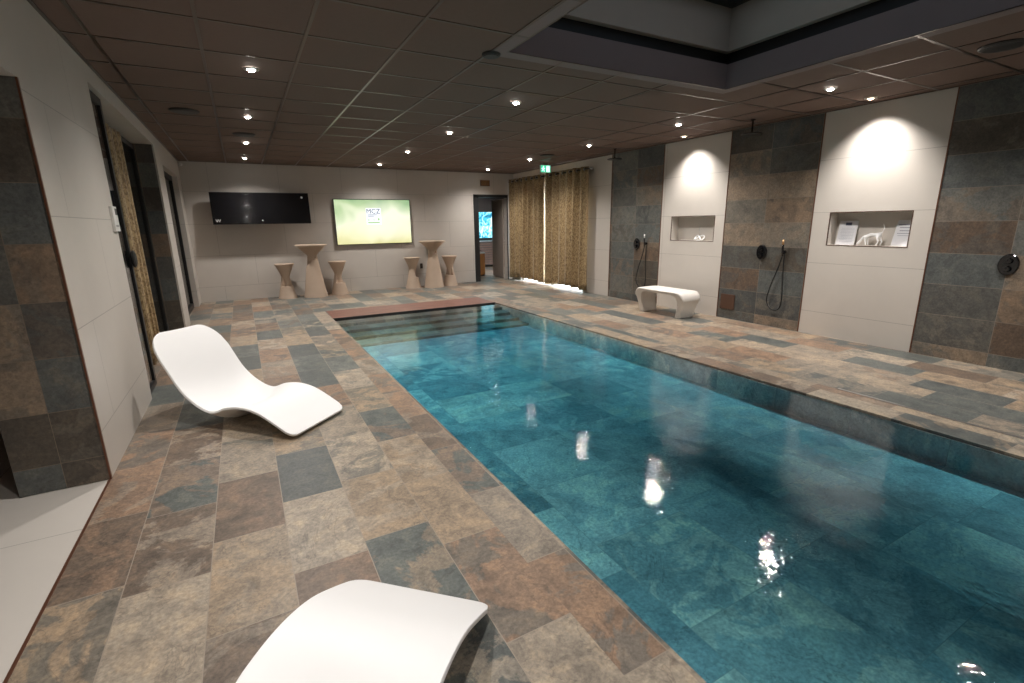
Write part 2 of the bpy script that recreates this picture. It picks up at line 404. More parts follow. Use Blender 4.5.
# skylight shaft: mauve lower band, black shadow gap, greige upper walls, black roof light
def ring(x0, x1, y0, y1, t_, z0, z1):
    return ((x0-t_, x0, y0-t_, y1+t_, z0, z1), (x1, x1+t_, y0-t_, y1+t_, z0, z1), (x0, x1, y1, y1+t_, z0, z1), (x0, x1, y0-t_, y0, z0, z1))
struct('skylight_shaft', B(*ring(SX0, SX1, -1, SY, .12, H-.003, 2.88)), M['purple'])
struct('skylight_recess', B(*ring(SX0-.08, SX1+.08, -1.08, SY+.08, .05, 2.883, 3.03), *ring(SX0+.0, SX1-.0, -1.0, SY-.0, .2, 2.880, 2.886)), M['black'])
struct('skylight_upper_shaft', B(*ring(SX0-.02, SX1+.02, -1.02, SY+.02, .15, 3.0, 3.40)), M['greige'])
t = thing('roof_light', 'black-framed glass roof light closing the ceiling shaft above the pool', 'skylight', (0, 0, 0))
bm = B(*ring(SX0-.02+.09, SX1+.02-.09, -1.02+.09, SY+.02-.09, .12, 3.36, 3.46))
box(bm, SX0, SX1, .9, .96, 3.36, 3.46)
link('frame', bm, M['frame'], t)
link('pane', B((SX0+.05, SX1-.05, -.95, SY-.05, 3.40, 3.42)), M['glass'], t)

# ================================================================ CEILING FIXTURES
def make_down(kind):
    big = kind == 'down'
    t = thing('downlight' if big else 'wall_washer', 'x', 'ceiling light')
    bm = bmesh.new(); r = .042
    lathe(bm, [(r+.012, -.008), (r+.016, -.003), (r+.016, .0), (r, .0), (r, -.006)], 28)
    link('trim_ring', bm, M['alu'] if big else M['plastic'], t, smooth=True)
    bm = bmesh.new(); lathe(bm, [(.006, -.022), (.018, -.019), (.027, -.012), (r-.008, -.004), (r-.006, .0)], 28)
    link('lamp_glass', bm, M['lamp'] if big else M['wash'], t)
    ld = bpy.data.lights.new('lamp_beam', 'SPOT'); ld.color = LAMP_COL; ld.shadow_soft_size = .04
    if big: ld.energy = LAMP_W; ld.spot_size = math.radians(140); ld.spot_blend = 1.0
    else: ld.energy = WASH_W; ld.spot_size = math.radians(104); ld.spot_blend = .9
    lo = bpy.data.objects.new('lamp_beam', ld); COL.objects.link(lo); lo.parent = t; lo.location = (0, 0, -.03)
    if not big: lo.rotation_euler = (0, math.radians(-16), 0)
    return t
proto = None
spots = [(.24, 4.69, 'left row of ceiling lights, the nearest one in view'), (.24, 6.6, 'left row of ceiling lights, second from the near end'),
         (.24, 8.55, 'left row of ceiling lights, third from the near end'), (.24, 10.45, 'left row of ceiling lights, closest to the back wall'),
         (2.68, 4.74, 'middle row of ceiling lights, nearest the skylight'), (2.68, 6.6, 'middle row of ceiling lights, second from the skylight'),
         (2.68, 8.52, 'middle row of ceiling lights, third from the skylight'), (2.68, 10.46, 'middle row of ceiling lights, closest to the back wall'),
         (5.17, 10.5, 'right row of ceiling lights, closest to the doorway'), (5.17, 8.62, 'right row of ceiling lights, in front of the gold curtains'),
         (5.17, 6.74, 'right row of ceiling lights, in front of the far shower'), (5.17, 4.86, 'right row of ceiling lights, beside the far skylight corner'),
         (5.17, 2.97, 'right row of ceiling lights, nearest beside the skylight'),
         (.24, 2.8, None), (.24, .9, None), (.24, -1.0, None), (5.17, 1.06, None), (5.17, -.85, None)]
for x, y, lab in spots:
    if proto is None: o = proto = make_down('down')
    else: o = copy_tree(proto)
    o.location = (x, y, H-.004)
    tag(o, 'round recessed spotlight, ' + (lab or 'out of view behind the viewer'), 'ceiling light', 'recessed ceiling spotlights')
wp = None
for x, y, lab in ((5.95, 5.47, 'small warm wall washer in the ceiling above the white bench'), (5.97, 3.0, 'small warm wall washer in the ceiling above the niche with the dog figurine')):
    if wp is None: o = wp = make_down('wash')
    else: o = copy_tree(wp)
    o.location = (x, y, H-.002); tag(o, lab, 'ceiling light', 'wall washers')

def make_vent():
    t = thing('ceiling_speaker', 'x', 'ceiling speaker')
    bm = bmesh.new(); lathe(bm, [(.125, -.016), (.14, -.006), (.14, .0), (.02, .0)], 32); link('rim', bm, M['black'], t, smooth=False)
    bm = bmesh.new()
    lathe(bm, [(.108, -.020), (.118, -.014), (.118, -.012)], 32); link('grille', bm, M['black'], t)
    return t
v0 = None
for x, y, lab in ((-.36, 6.57, 'round dark ceiling speaker nearest the left wall'), (.21, 7.84, 'round dark ceiling speaker in the left light row between two spotlights'),
                  (5.18, 8.0, 'round dark ceiling speaker just above the green exit sign'), (5.11, 1.72, 'round dark ceiling speaker at the top right, nearest the viewer'),
                  (1.80, 3.55, 'round dark ceiling speaker beside the far left corner of the skylight')):
    o = v0 = make_vent() if v0 is None else v0
    if o is v0 and 'placed' in v0: o = copy_tree(v0)
    v0['placed'] = 1
    o.location = (x, y, H-.002)
    if lab.endswith('skylight'): o.scale = (.5, .5, 1)
    tag(o, lab, 'ceiling speaker', 'round ceiling speakers')
for o in bpy.data.objects:
    if 'placed' in o: del o['placed']

# ================================================================ LOUNGE CHAIRS
ZK = [.034, .1142, .1796, .2028, .188, .1434, .1857, .2929, .4966, .68]; LC, WC = 1.281, .579
def zprof(s):
    t_ = max(0, min(.99999, s/LC))*(len(ZK)-1); i = int(t_); u = t_-i
    K = [2*ZK[0]-ZK[1]] + ZK + [2*ZK[-1]-ZK[-2]]; a, b, c, d = K[i:i+4]
    return .5*((2*b)+(c-a)*u+(2*a-5*b+4*c-d)*u*u+(-a+3*b-3*c+d)*u**3)
def make_chaise():
    t = thing('lounge_chair', 'x', 'lounge chair')
    bm = bmesh.new(); nu, ns = 24, 64; g = []
    def cut(u, r):
        e = abs(u)*WC/2-(WC/2-r)
        return 0 if e <= 0 else r*(1-math.sqrt(max(0, 1-(e/r)**2)))
    for j in range(ns+1):
        row = []
        for i in range(nu+1):
            u = math.sin((-1+2*i/nu)*PI/2)*.6 + (-1+2*i/nu)*.4
            a, b = cut(u, .06), LC-cut(u, .15)
            s = a+(b-a)*j/ns
            dip = .010*min(1, s/.2)+.108*math.exp(-((s-.74)/.22)**2)+.03*math.exp(-((s-1.02)/.16)**2)
            z = zprof(s)-dip*(1-u*u)
            row.append(bm.verts.new((s, u*WC/2, z)))
        g.append(row)
    for j in range(ns):
        for i in range(nu): bm.faces.new((g[j][i], g[j+1][i], g[j+1][i+1], g[j][i+1]))
    bmesh.ops.reverse_faces(bm, faces=bm.faces)
    bmesh.ops.recalc_face_normals(bm, faces=bm.faces)
    bm.faces.ensure_lookup_table()
    if bm.faces[len(bm.faces)//2].normal.z < 0: bmesh.ops.reverse_faces(bm, faces=bm.faces)
    me = bpy.data.meshes.new('shell'); bm.to_mesh(me); bm.free()
    for p in me.polygons: p.use_smooth = True
    o = bpy.data.objects.new('shell', me); COL.objects.link(o); me.materials.append(M['white']); o.parent = t
    s_ = o.modifiers.new('thick', 'SOLIDIFY'); s_.thickness = .018; s_.offset = -1
    b_ = o.modifiers.new('round', 'BEVEL'); b_.width = .008; b_.segments = 3; b_.limit_method = 'ANGLE'; b_.angle_limit = math.radians(50)
    bm = bmesh.new(); lathe(bm, [(.008, 0), (.008, .002)], 16, (.70, 0, zprof(.70)-.117)); link('drain_hole', bm, M['alu'], t)
    return t
c1 = make_chaise(); c1.location = (.347, 3.616, 0); c1.rotation_euler.z = 2.318
tag(c1, 'white moulded wave-shaped lounge chair standing whole beside the left wall', 'lounge chair', 'white lounge chairs by the pool')
c2 = copy_tree(c1); c2.location = (.452, 1.595, 0); c2.rotation_euler.z = 3.948
tag(c2, 'white moulded lounge chair in the foreground, cut off by the bottom edge of the photo', 'lounge chair', 'white lounge chairs by the pool')

# ================================================================ BAR TABLES AND STOOLS
def hourglass(name, mat, Ht, rt_, rn, rb, zn, zl0, zl1, thick, parent):
    """twisted pedestal: wide foot narrowing to a neck then flaring to the top; a sector is cut back above a ledge"""
    bm = bmesh.new(); n = 48
    def inside(a):                                  # how far the sector is cut, 0..1
        d = abs((a+PI) % (2*PI)-PI)
        return 1 if d < 1.3 else max(0, 1-(d-1.3)/.12)
    def base_r(z): return rb+(rn*1.02-rb)*min(1, z/zn)**.92
    def top_r(z): return rn+(rt_*.93-rn)*max(0, (z-zn)/(Ht-thick-zn))**1.15
    rings = []
    zs = [0, .3, .6, .85, 1.0]
    def ringv(fr, fz): 
        r_ = []
        for q in range(n):
            a = 2*PI*q/n; rings_r = fr(a); r_.append(bm.verts.new((rings_r*math.cos(a), rings_r*math.sin(a), fz(a))))
        rings.append(r_)
    def zl(a): return zl0+(zl1-zl0)*(.5+.5*math.sin(a))
    for f in zs: ringv(lambda a, f=f: base_r(zl(a)*f), lambda a, f=f: zl(a)*f)
    cutr = rn*.62
    ringv(lambda a: base_r(zl(a))+(min(cutr, base_r(zl(a)))-base_r(zl(a)))*inside(a), lambda a: zl(a)+.002)
    for f in (.33, .66, 1.0):
        def zz(a, f=f): return zl(a)+(zn-zl(a))*f
        ringv(lambda a, f=f: base_r(zz(a))+(cutr+(rn-cutr)*f*f-base_r(zz(a)))*inside(a), zz)
    for f in (.25, .5, .75, 1.0): ringv(lambda a, f=f: top_r(zn+(Ht-thick-zn)*f), lambda a, f=f: zn+(Ht-thick-zn)*f)
    for a_, b_ in zip(rings, rings[1:]):
        for q in range(n): bm.faces.new((a_[q], a_[(q+1) % n], b_[(q+1) % n], b_[q]))
    bm.faces.new(rings[0][::-1]); bm.faces.new(rings[-1])
    o = link('pedestal', bm, mat, parent)
    bm = bmesh.new(); lathe(bm, [(rt_*.93, Ht-thick), (rt_, Ht-thick+.006), (rt_, Ht-.006), (rt_-.008, Ht)], 48)
    link(name, bm, mat, parent, smooth=False)
def make_stool():
    t = thing('bar_stool', 'x', 'bar stool'); hourglass('seat', M['beige'], .71, .185, .078, .182, .44, .25, .25, .03, t); return t
def make_table():
    t = thing('bar_table', 'x', 'bar table'); hourglass('tabletop', M['beige'], 1.08, .31, .095, .235, .86, .60, .80, .03, t); return t
s0 = make_stool(); tb = make_table()
ST = [(.70, 10.98, -1.1, 'beige hourglass bar stool at the left of the left bar table, farthest left of all'),
      (1.74, 10.98, -.8, 'beige hourglass bar stool at the right of the left bar table'),
      (3.42, 11.06, .15, 'beige hourglass bar stool at the left of the right bar table'),
      (4.33, 11.02, 3.6, 'beige hourglass bar stool at the right of the right bar table, nearest the doorway')]
for i, (x, y, a, lab) in enumerate(ST):
    o = s0 if i == 0 else copy_tree(s0); o.location = (x, y, 0); o.rotation_euler.z = a; tag(o, lab, 'bar stool', 'beige bar stools')
TB = [(1.24, 10.90, -2.3, 'tall beige pedestal bar table with round top, between the black panel and the lit screen'),
      (3.89, 10.94, -2.3, 'tall beige pedestal bar table with round top, near the doorway')]
for i, (x, y, a, lab) in enumerate(TB):
    o = tb if i == 0 else copy_tree(tb); o.location = (x, y, 0); o.rotation_euler.z = a; tag(o, lab, 'bar table', 'beige bar tables')

# ================================================================ BENCH
t = thing('bench', 'white moulded bench with curved-down ends by the right wall under the far niche', 'bench', (5.80, 5.48, 0))
bm = bmesh.new(); Lb, Hb = .53, .40
path = []                                             # (y, z) outer skin from foot to foot
def qarc(cy, cz, r, a0, a1, n_=8): return [(cy+r*math.cos(a0+(a1-a0)*i/n_), cz+r*math.sin(a0+(a1-a0)*i/n_)) for i in range(n_+1)]
outer = [(-Lb+.10, 0), (-Lb+.07, .12), (-Lb+.035, .24)] + qarc(-Lb+.14, Hb-.13, .13, PI, PI/2) + [(-.2, Hb), (0, Hb), (.2, Hb)] + qarc(Lb-.14, Hb-.13, .13, PI/2, 0) + [(Lb-.035, .24), (Lb-.07, .12), (Lb-.10, 0)]
inner = [(-Lb+.20, 0), (-Lb+.16, .12), (-Lb+.13, .2)] + qarc(-Lb+.24, Hb-.14, .095, PI, PI/2) + [(-.2, Hb-.045), (0, Hb-.045), (.2, Hb-.045)] + qarc(Lb-.24, Hb-.14, .095, PI/2, 0) + [(Lb-.13, .2), (Lb-.16, .12), (Lb-.20, 0)]
na = len(outer); nb_ = 9; gr = []
for side in (outer, inner):
    gg = []
    for i, (y, z) in enumerate(side):
        hw = .15 + .065*min(1, (z/Hb))**1.4 - (.012 if side is inner else 0)
        gg.append([bm.verts.new((hw*math.sin((-1+2*j/(nb_-1))*PI/2), y*(1-.05*(-1+2*j/(nb_-1))**4), z - (.012*(-1+2*j/(nb_-1))**4 if z > .3 else 0))) for j in range(nb_)])
    gr.append(gg)
for gg in gr:
    for a_, b_ in zip(gg, gg[1:]):
        for j in range(nb_-1): bm.faces.new((a_[j], a_[j+1], b_[j+1], b_[j]))
for i in range(na-1):
    for j in (0, nb_-1): bm.faces.new((gr[0][i][j], gr[0][i+1][j], gr[1][i+1][j], gr[1][i][j]))
for i in (0, na-1):
    for j in range(nb_-1): bm.faces.new((gr[0][i][j], gr[0][i][j+1], gr[1][i][j+1], gr[1][i][j]))
bo = link('seat_shell', bm, M['benchwhite'], t, smooth=True); md = bo.modifiers.new('b', 'BEVEL'); md.width = .012; md.segments = 3; md.limit_method = 'ANGLE'; md.angle_limit = math.radians(40)

# ================================================================ SHOWERS
def make_shower():
    t = thing('rain_shower', 'x', 'shower head')
    bm = bmesh.new(); lathe(bm, [(.03, 0), (.03, -.008), (.011, -.01), (.011, -.14), (.02, -.145), (.02, -.16)], 20); link('arm', bm, M['blackgloss'], t, smooth=False)
    bm = bmesh.new(); lathe(bm, [(.02, -.155), (.12, -.163), (.125, -.168), (.125, -.174), (.118, -.177)], 36); link('spray_disc', bm, M['frame'], t, smooth=False)
    return t
sh = make_shower(); sh.location = (5.83, 6.87, H-.004); tag(sh, 'ceiling rain shower head in front of the far slate panel, above the bench side', 'shower head', 'ceiling shower heads')
s2 = copy_tree(sh); s2.location = (5.82, 4.25, H-.004); tag(s2, 'ceiling rain shower head in front of the middle slate panel', 'shower head', 'ceiling shower heads')
def make_valve():
    t = thing('shower_valve', 'x', 'shower control')
    bm = bmesh.new()
    prof = [(.001, -.0), (.075, 0), (.080, -.004), (.080, -.016), (.074, -.022), (.0, -.022)]
    n = 32; rings = []
    for r, h in ((.078, 0), (.082, -.006), (.080, -.018), (.072, -.024)):
        rings.append([bm.verts.new((h, r*math.cos(2*PI*q/n)*.92, r*math.sin(2*PI*q/n)*1.25)) for q in range(n)])
    for a_, b_ in zip(rings, rings[1:]):
        for q in range(n): bm.faces.new((a_[q], a_[(q+1) % n], b_[(q+1) % n], b_[q]))
    bm.faces.new(rings[0]); bm.faces.new(rings[-1]); link('plate', bm, M['blackgloss'], t, smooth=False)
    for z in (.035, -.04):
        bm = bmesh.new(); lathe(bm, [(.026, -.022), (.026, -.05), (.022, -.055), (.003, -.055)], 20, (0, 0, z), 'X'); kn = link('knob', bm, M['blackgloss'], t, smooth=False)
        link('lever', B((-.055, -.047, -.004, .004, z, z+.03)), M['blackgloss'], kn)
    return t
va = None
for y, z, lab in ((6.70, 1.045, 'black oval shower control on the far slate panel, behind the bench'), (4.245, 1.005, 'black oval shower control on the middle slate panel'),
                  (1.742, .995, 'black oval shower control at the right edge of the photo')):
    if va is None: o = va = make_valve()
    else: o = copy_tree(va)
    o.location = (XR, y, z); tag(o, lab, 'shower control', 'black shower controls')
def hand_shower(y, z, w_, lab, tip):
    t = thing('hand_shower', lab, 'hand shower', (XR, y, z), 0, 'hand showers with hoses')
    bm = bmesh.new(); lathe(bm, [(.022, 0), (.022, -.03), (.015, -.032), (.015, -.055)], 18, (0, 0, 0), 'X'); link('wall_bracket', bm, M['blackgloss'], t)
    bm = bmesh.new(); tube(bm, [(-.05, 0, -.05), (-.052, 0, .02), (-.058, 0, .1)], [.009, .012, .011], 12)
    hs = link('handset', bm, M['blackgloss'], t, smooth=True)
    bm = bmesh.new(); tube(bm, [(-.058, 0, .1), (-.06, 0, .16)], [.013, .012], 12); link('spray_tip', bm, tip, hs, smooth=True)
    bm = bmesh.new()
    lp = [(-.05, 0, -.05), (-.045, .04*w_, -.22), (-.04, .11*w_, -.45), (-.035, .145*w_, -.66), (-.035, .08*w_, -.77), (-.035, -.02, -.76), (-.035, -.05, -.62), (-.03, -.03, -.35), (-.02, -.012, -.12), (-.02, -.01, -.02)]
    tube(bm, smoothpath(lp, 7), .0075, 8); link('hose', bm, M['black'], t, smooth=True)
hand_shower(6.46, 1.06, 1.3, 'black hand shower with looped hose on the far slate panel, behind the bench', M['plastic'])
hand_shower(3.92, 1.02, 1.1, 'black hand shower with looped hose on the middle slate panel', M['brass'])
t = thing('access_panel', 'square brown access plate low on the middle slate panel', 'wall plate', (XR, 4.715, .255))
link('plate', B((-.012, 0, -.118, .118, -.11, .11)), M['brownplate'], t, bevel=.003)
for yy in (-.1, .1):
    for zz in (-.095, .095):
        bm = bmesh.new(); lathe(bm, [(.006, -.012), (.006, -.015)], 12, (0, yy, zz), 'X'); link('screw', bm, M['black'], t)

# ================================================================ NICHE CONTENT
def sign(y, z, w_, h_, rz, lab, lines):
    t = thing('paper_notice', lab, 'notice', (XR+.09, y, z), 0, None)
    R_ = Matrix.Rotation(rz, 4, 'Z') @ Matrix.Rotation(math.radians(12), 4, 'Y')
    def put(name, b, mat, par=t):
        bm = B(b); bmesh.ops.transform(bm, verts=bm.verts, matrix=R_); return link(name, bm, mat, par)
    put('holder', (0, .004, -w_/2, w_/2, 0, h_), M['plastic']); 
    sh_ = put('sheet', (-.002, -.0002, -w_/2+.006, w_/2-.006, .006, h_-.006), M['paper'])
    bm = bmesh.new()
    for (a, b, c, d) in lines: box(bm, -.0026, -.002, a*w_, b*w_, c*h_, d*h_)
    bmesh.ops.transform(bm, verts=bm.verts, matrix=R_); link('print', bm, M['ink'], sh_)
rnd = random.Random(3)
l1 = [(-.16, .16, .80, .92)] + [(-.36, .30+rnd.random()*.08, .68-.06*i, .685-.06*i) for i in range(10)]
l2 = [(-.38, .38, .80, .83), (-.3, .3, .70, .72), (-.25, .25, .58, .60), (-.34, .34, .48, .495), (-.28, .28, .40, .41)]
sign(3.25, N2[2], .20, .29, .12, 'white printed notice standing at the left end of the near niche', l1)
sign(2.68, N2[2], .21, .29, -.25, 'white printed notice leaning at the right end of the near niche', l2)
# dog figurine (skin)
def skinned(name, verts, edges, radii, mat, parent, sub=2):
    me = bpy.data.meshes.new(name); me.from_pydata(verts, edges, []); o = bpy.data.objects.new(name, me); COL.objects.link(o)
    o.modifiers.new('skin', 'SKIN'); s_ = o.modifiers.new('sub', 'SUBSURF'); s_.levels = sub; s_.render_levels = sub
    for v, r in zip(me.skin_vertices[0].data, radii): v.radius = (r, r)
    me.skin_vertices[0].data[0].use_root = True
    me.materials.append(mat); o.parent = parent; return o
t = thing('dog_figurine', 'white figurine of a slender dog with raised tail, in the near niche', 'figurine', (XR+.085, 2.95, N2[2]))
V = [(0, -.055, .125), (0, 0, .12), (0, .06, .128), (0, .095, .10), (0, .125, .055), (0, .15, .02), (0, .165, .012),
     (.016, .06, .07), (.016, .055, .03), (.016, .05, .006), (-.016, .075, .07), (-.016, .065, .03), (-.016, .06, .006),
     (.018, -.065, .08), (.018, -.085, .045), (.018, -.07, .006), (-.018, -.05, .08), (-.018, -.065, .045), (-.018, -.045, .006),
     (0, -.085, .15), (0, -.10, .20), (0, -.085, .245)]
E = [(0, 1), (1, 2), (2, 3), (3, 4), (4, 5), (5, 6), (2, 7), (7, 8), (8, 9), (2, 10), (10, 11), (11, 12), (0, 13), (13, 14), (14, 15), (0, 16), (16, 17), (17, 18), (0, 19), (19, 20), (20, 21)]
Rr = [.024, .022, .027, .018, .014, .013, .007, .010, .006, .007, .010, .006, .007, .012, .006, .007, .012, .006, .007, .005, .0035, .0025]
skinned('body', V, E, Rr, M['white'], t)
t = thing('bow_sculpture', 'small white looped sculpture with a thin upright stem, in the far niche above the bench', 'figurine', (XR+.085, 5.40, N1[2]))
bm = bmesh.new()
lp = [(.0+.03*math.sin(2*a), .085*math.sin(a), .045+.032*math.sin(2*a+.4)) for a in [2*PI*i/40 for i in range(40)]]; lp.append(lp[0])
tube(bm, lp, .010, 10, cap=False); link('loops', bm, M['white'], t, smooth=True)
bm = bmesh.new(); tube(bm, smoothpath([(0, 0, .03), (0, -.012, .1), (0, .006, .17), (0, -.004, .235)], 5), [.003]*16, 8); link('stem', bm, M['alu'], t, smooth=True)
bm = bmesh.new(); lathe(bm, [(.05, 0), (.05, .008), (.012, .012)], 24); link('foot', bm, M['white'], t)

# ================================================================ BACK WALL SCREENS
# black glossy wide panel
t = thing('black_panel', 'wide glossy black panel jutting from the back wall, switched off', 'panel', (.44, 11.03, 1.80))
RX = Matrix.Rotation(math.radians(-4), 4, 'X')
def put(name, b, mat, par, R_=RX, **k_):
    bm = B(b); bmesh.ops.transform(bm, verts=bm.verts, matrix=R_); return link(name, bm, mat, par, **k_)
put('face', (-.87, .87, -.028, 0, -.30, .30), M['blackgloss'], t, bevel=.003)
put('case', (-.865, .865, 0, .05, -.295, .295), M['alu'], t)
for xx in (-.45, .45): link('wall_bracket', B((xx-.03, xx+.03, .04, YB-11.03, -.12, -.06)), M['alu'], t)
text_mesh('W', .085, M['plastic'], 'letter_mark', t, RX @ Matrix.Translation((-.78, -.029, -.235)) @ FACE_CAM)
put('indicator', (-.03, -.01, -.030, -.028, -.24, -.22), M['plastic'], t)
bm = bmesh.new(); lathe(bm, [(.022, -.028), (.022, -.030)], 20, (.74, 0, .215), 'Y'); bmesh.ops.transform(bm, verts=bm.verts, matrix=RX); link('round_mark', bm, M['plastic'], t)

def screen_mat(name, kind, es):
    t = NT(name); vec, ax = t.coord()
    n = t.noise(vec, 1.3, 2, .5, .5)
    if kind == 'green':
        f = t.math('ADD', t.math('MULTIPLY', ax[2], .75), t.math('MULTIPLY', t.math('SUBTRACT', n, .5), .9))
        c = t.ramp(t.math('ADD', f, .5), [(.08, (.62, .58, .20)), (.32, (.85, .83, .50)), (.55, (.86, .90, .66)), (.72, (.50, .64, .36)), (.95, (.22, .40, .20))])
        g = t.math('LESS_THAN', 0.0, 1.0)
        # pale glow around the middle of the picture
        d = t.math('ADD', t.math('POWER', t.math('MULTIPLY', t.math('SUBTRACT', ax[0], .25), 1.3), 2.0), t.math('POWER', t.math('MULTIPLY', ax[2], 2.0), 2.0))
        c = t.mix(t.ramp(d, [(.0, (.65, .65, .65)), (1.0, (0, 0, 0))]), c, (.95, .95, .82))
    else:
        n = t.noise(vec, 4.5, 4, .6, 1.5)
        c = t.ramp(n, [(.33, (.02, .16, .30)), (.45, (.05, .50, .68)), (.55, (.45, .85, .92)), (.66, (.85, .97, 1))])
    t.b.inputs['Base Color'].default_value = (.01, .01, .01, 1); t.b.inputs['Roughness'].default_value = .15
    t.l.new(c, t.b.inputs['Emission Color']); t.b.inputs['Emission Strength'].default_value = es
    return t.m
def tv(name, lab, x, y, z, w_, h_, mat, cat='television'):
    t = thing(name, lab, cat, (x, y, z))
    link('housing', B((-w_/2-.015, w_/2+.015, 0, .04, -h_/2-.015, h_/2+.015)), M['frame'], t, bevel=.003)
    s_ = link('screen', B((-w_/2, w_/2, -.004, .001, -h_/2, h_/2)), mat, t); return t
t = tv('television', 'wall-mounted television showing a pale green blurred picture with a small white logo', 2.665, 11.24, 1.52, 1.66, .95, screen_mat('green_picture', 'green', 1.15))
link('mount', B((-.2, .2, .04, .058, -.15, .15)), M['frame'], t)
M['sw'] = plain('screen_white', (.0, .0, .0), .5, emit=(.93, .96, 1), es=1.2)
M['sn'] = plain('screen_navy', (.0, .0, .0), .5, emit=(.03, .06, .13), es=1)
M['sg'] = plain('screen_green', (.0, .0, .0), .5, emit=(.5, .75, .35), es=1)
lg = link('logo_card', B((-.17, .16, -.0050, -.004, -.06, .30)), M['sw'], t)
text_mesh('MCZ', .145, M['sn'], 'logo_letters', lg, Matrix.Translation((-.01, -.0055, .225)) @ FACE_CAM, .0003)
link('logo_lines', B((-.13, .07, -.0056, -.005, .145, .158), (-.13, .0, -.0056, -.005, .115, .124)), M['sn'], lg)
link('logo_band', B((-.14, .12, -.0056, -.005, -.03, .0), (-.14, -.10, -.0056, -.005, .03, .055), (-.02, .01, -.0056, -.005, .03, .055), (.08, .12, -.0056, -.005, .03, .08)), M['sg'], lg)

tag(link('dark_wall_box', B((3.68, 3.74, YB-.03, YB, .42, .54)), M['darkwood'], bevel=.004), 'small dark box on the back wall beside the right bar table', 'socket')  # plain box filling in a dark void beside the table
t = thing('vent_grille', 'small brown vent grille above the doorway', 'vent', (5.47, YB, 2.42))
link('grille_frame', B((-.13, .13, -.015, 0, -.07, .07)), M['brownplate'], t, bevel=.003)
link('slats', B(*[(-.11, .11, -.02, -.012, -.05+.025*i, -.04+.025*i) for i in range(5)]), M['amber'], t)

# ================================================================ DOORWAY AND ROOM BEYOND
struct('door_1', B((DX0, DX0+.13, YB-.02, YB+.22, 0, DZ), (DX1-.02, DX1, YB-.02, YB+.01, 0, DZ), (DX0, DX1, YB-.02, YB+.22, DZ-.07, DZ)), M['black'])
t = thing('door_leaf', 'pale grey door leaf standing open into the room beyond the doorway', 'door', (6.075, 11.50, 0), -.14)
link('leaf', B((-.02, .02, 0, .88, .01, 2.06)), M['greige'], t, bevel=.003)
bm = bmesh.new(); tube(bm, [(-.02, .8, 1.0), (-.06, .8, 1.0), (-.06, .7, 1.0)], .009, 8); link('handle', bm, M['alu'], t)
struct('wall_annex', B((4.4, 4.6, YB+.2, 15.4, 0, H), (8.4, 8.6, YB+.2, 15.4, 0, H), (4.4, 8.6, 15.4, 15.6, 0, H)), M['darkwood'])
struct('ceiling', B((4.4, 8.6, YB+.2, 15.6, H, H+.1)), M['darkwood'])
tv('television', 'blue and white lit television in the room beyond the doorway', 7.28, 15.3, 1.40, 1.35, .86, screen_mat('blue_picture', 'blue', 1.6))
t = thing('sideboard', 'dark slatted sideboard under the blue television beyond the doorway', 'sideboard', (7.1, 15.05, 0))
link('carcass', B((-.9, .9, -.2, .2, .08, .86)), M['darkwood'], t, bevel=.005)
link('top', B((-.92, .92, -.22, .22, .86, .89)), M['alu'], t)
link('slat_front', B(*[(-.88, .88, -.21, -.2, .12+.08*i, .165+.08*i) for i in range(9)]), M['brownplate'], t)
for xx in (-.8, .8): link('leg', B((xx-.03, xx+.03, -.15, .15, 0, .08)), M['darkwood'], t)
t = thing('cabinet', 'low amber wooden cabinet with cream top just inside the room beyond the doorway', 'cabinet', (5.83, 12.65, 0))
link('body', B((-.16, .16, -.15, .15, .03, .62)), M['amber'], t, bevel=.004)
link('top', B((-.17, .17, -.16, .16, .62, .66)), M['plastic'], t)
link('plinth', B((-.14, .14, -.13, .13, 0, .03)), M['darkwood'], t)
ld = bpy.data.lights.new('annex_light', 'AREA'); ld.energy = 7; ld.size = .8; ld.color = (1, .9, .8)
lo = bpy.data.objects.new('annex_light', ld); COL.objects.link(lo); lo.location = (6.6, 13.2, H-.03)

# ================================================================ GOLD CURTAINS, RAIL, WINDOW
def curtain(y0, y1, x, z0, z1, nw, lab, drift=0, seed=1, group='gold curtains on the right wall', lf=.0):
    rr = random.Random(seed); bm = bmesh.new(); n = nw*14; g = []; ph = [rr.uniform(-.5, .5) for _ in range(nw+2)]
    hz = 16
    for j in range(hz+1):
        z = z0+(z1-z0)*j/hz; row = []
        for i in range(n+1):
            u = i/n; k_ = u*nw; a = 2*PI*k_+ph[int(k_)]*.0
            amp = .085*(.75+.35*math.sin(k_*1.7+seed)) * (1-.25*j/hz)
            yy = y0+(y1-y0)*u + drift*(1-j/hz)*(u) + .02*math.sin(a*2+1)*(1-j/hz)
            lift = lf*(.35+.65*math.sin(PI*min(1, max(0, u))))*(1-j/hz)**6
            row.append(bm.verts.new((x+amp*math.sin(a), yy, z+max(0, lift))))
        g.append(row)
    for j in range(hz):
        for i in range(n): bm.faces.new((g[j][i], g[j][i+1], g[j+1][i+1], g[j+1][i]))
    t = thing('curtain', lab, 'curtain', (0, 0, 0), 0, group)
    o = link('drape', bm, M['gold'], t, smooth=True); s_ = o.modifiers.new('t', 'SOLIDIFY'); s_.thickness = .006
    return t
def eyelets(t, y0, y1, x, z, n):
    for i in range(n):
        bm = bmesh.new(); yy = y0+(y1-y0)*(i+.5)/n
        tube(bm, [(x+.03*math.cos(a), yy, z+.03*math.sin(a)) for a in [2*PI*q/14 for q in range(15)]], .006, 6, cap=False)
        link('eyelet', bm, M['alu'], t, smooth=True)
cz = 2.46
a = curtain(9.63, 11.2, 6.13, .035, cz+.05, 7, 'gold brocade curtain, the far one next to the doorway', seed=2, drift=0, lf=.065); eyelets(a, 9.58, 11.2, 6.13, cz, 7)
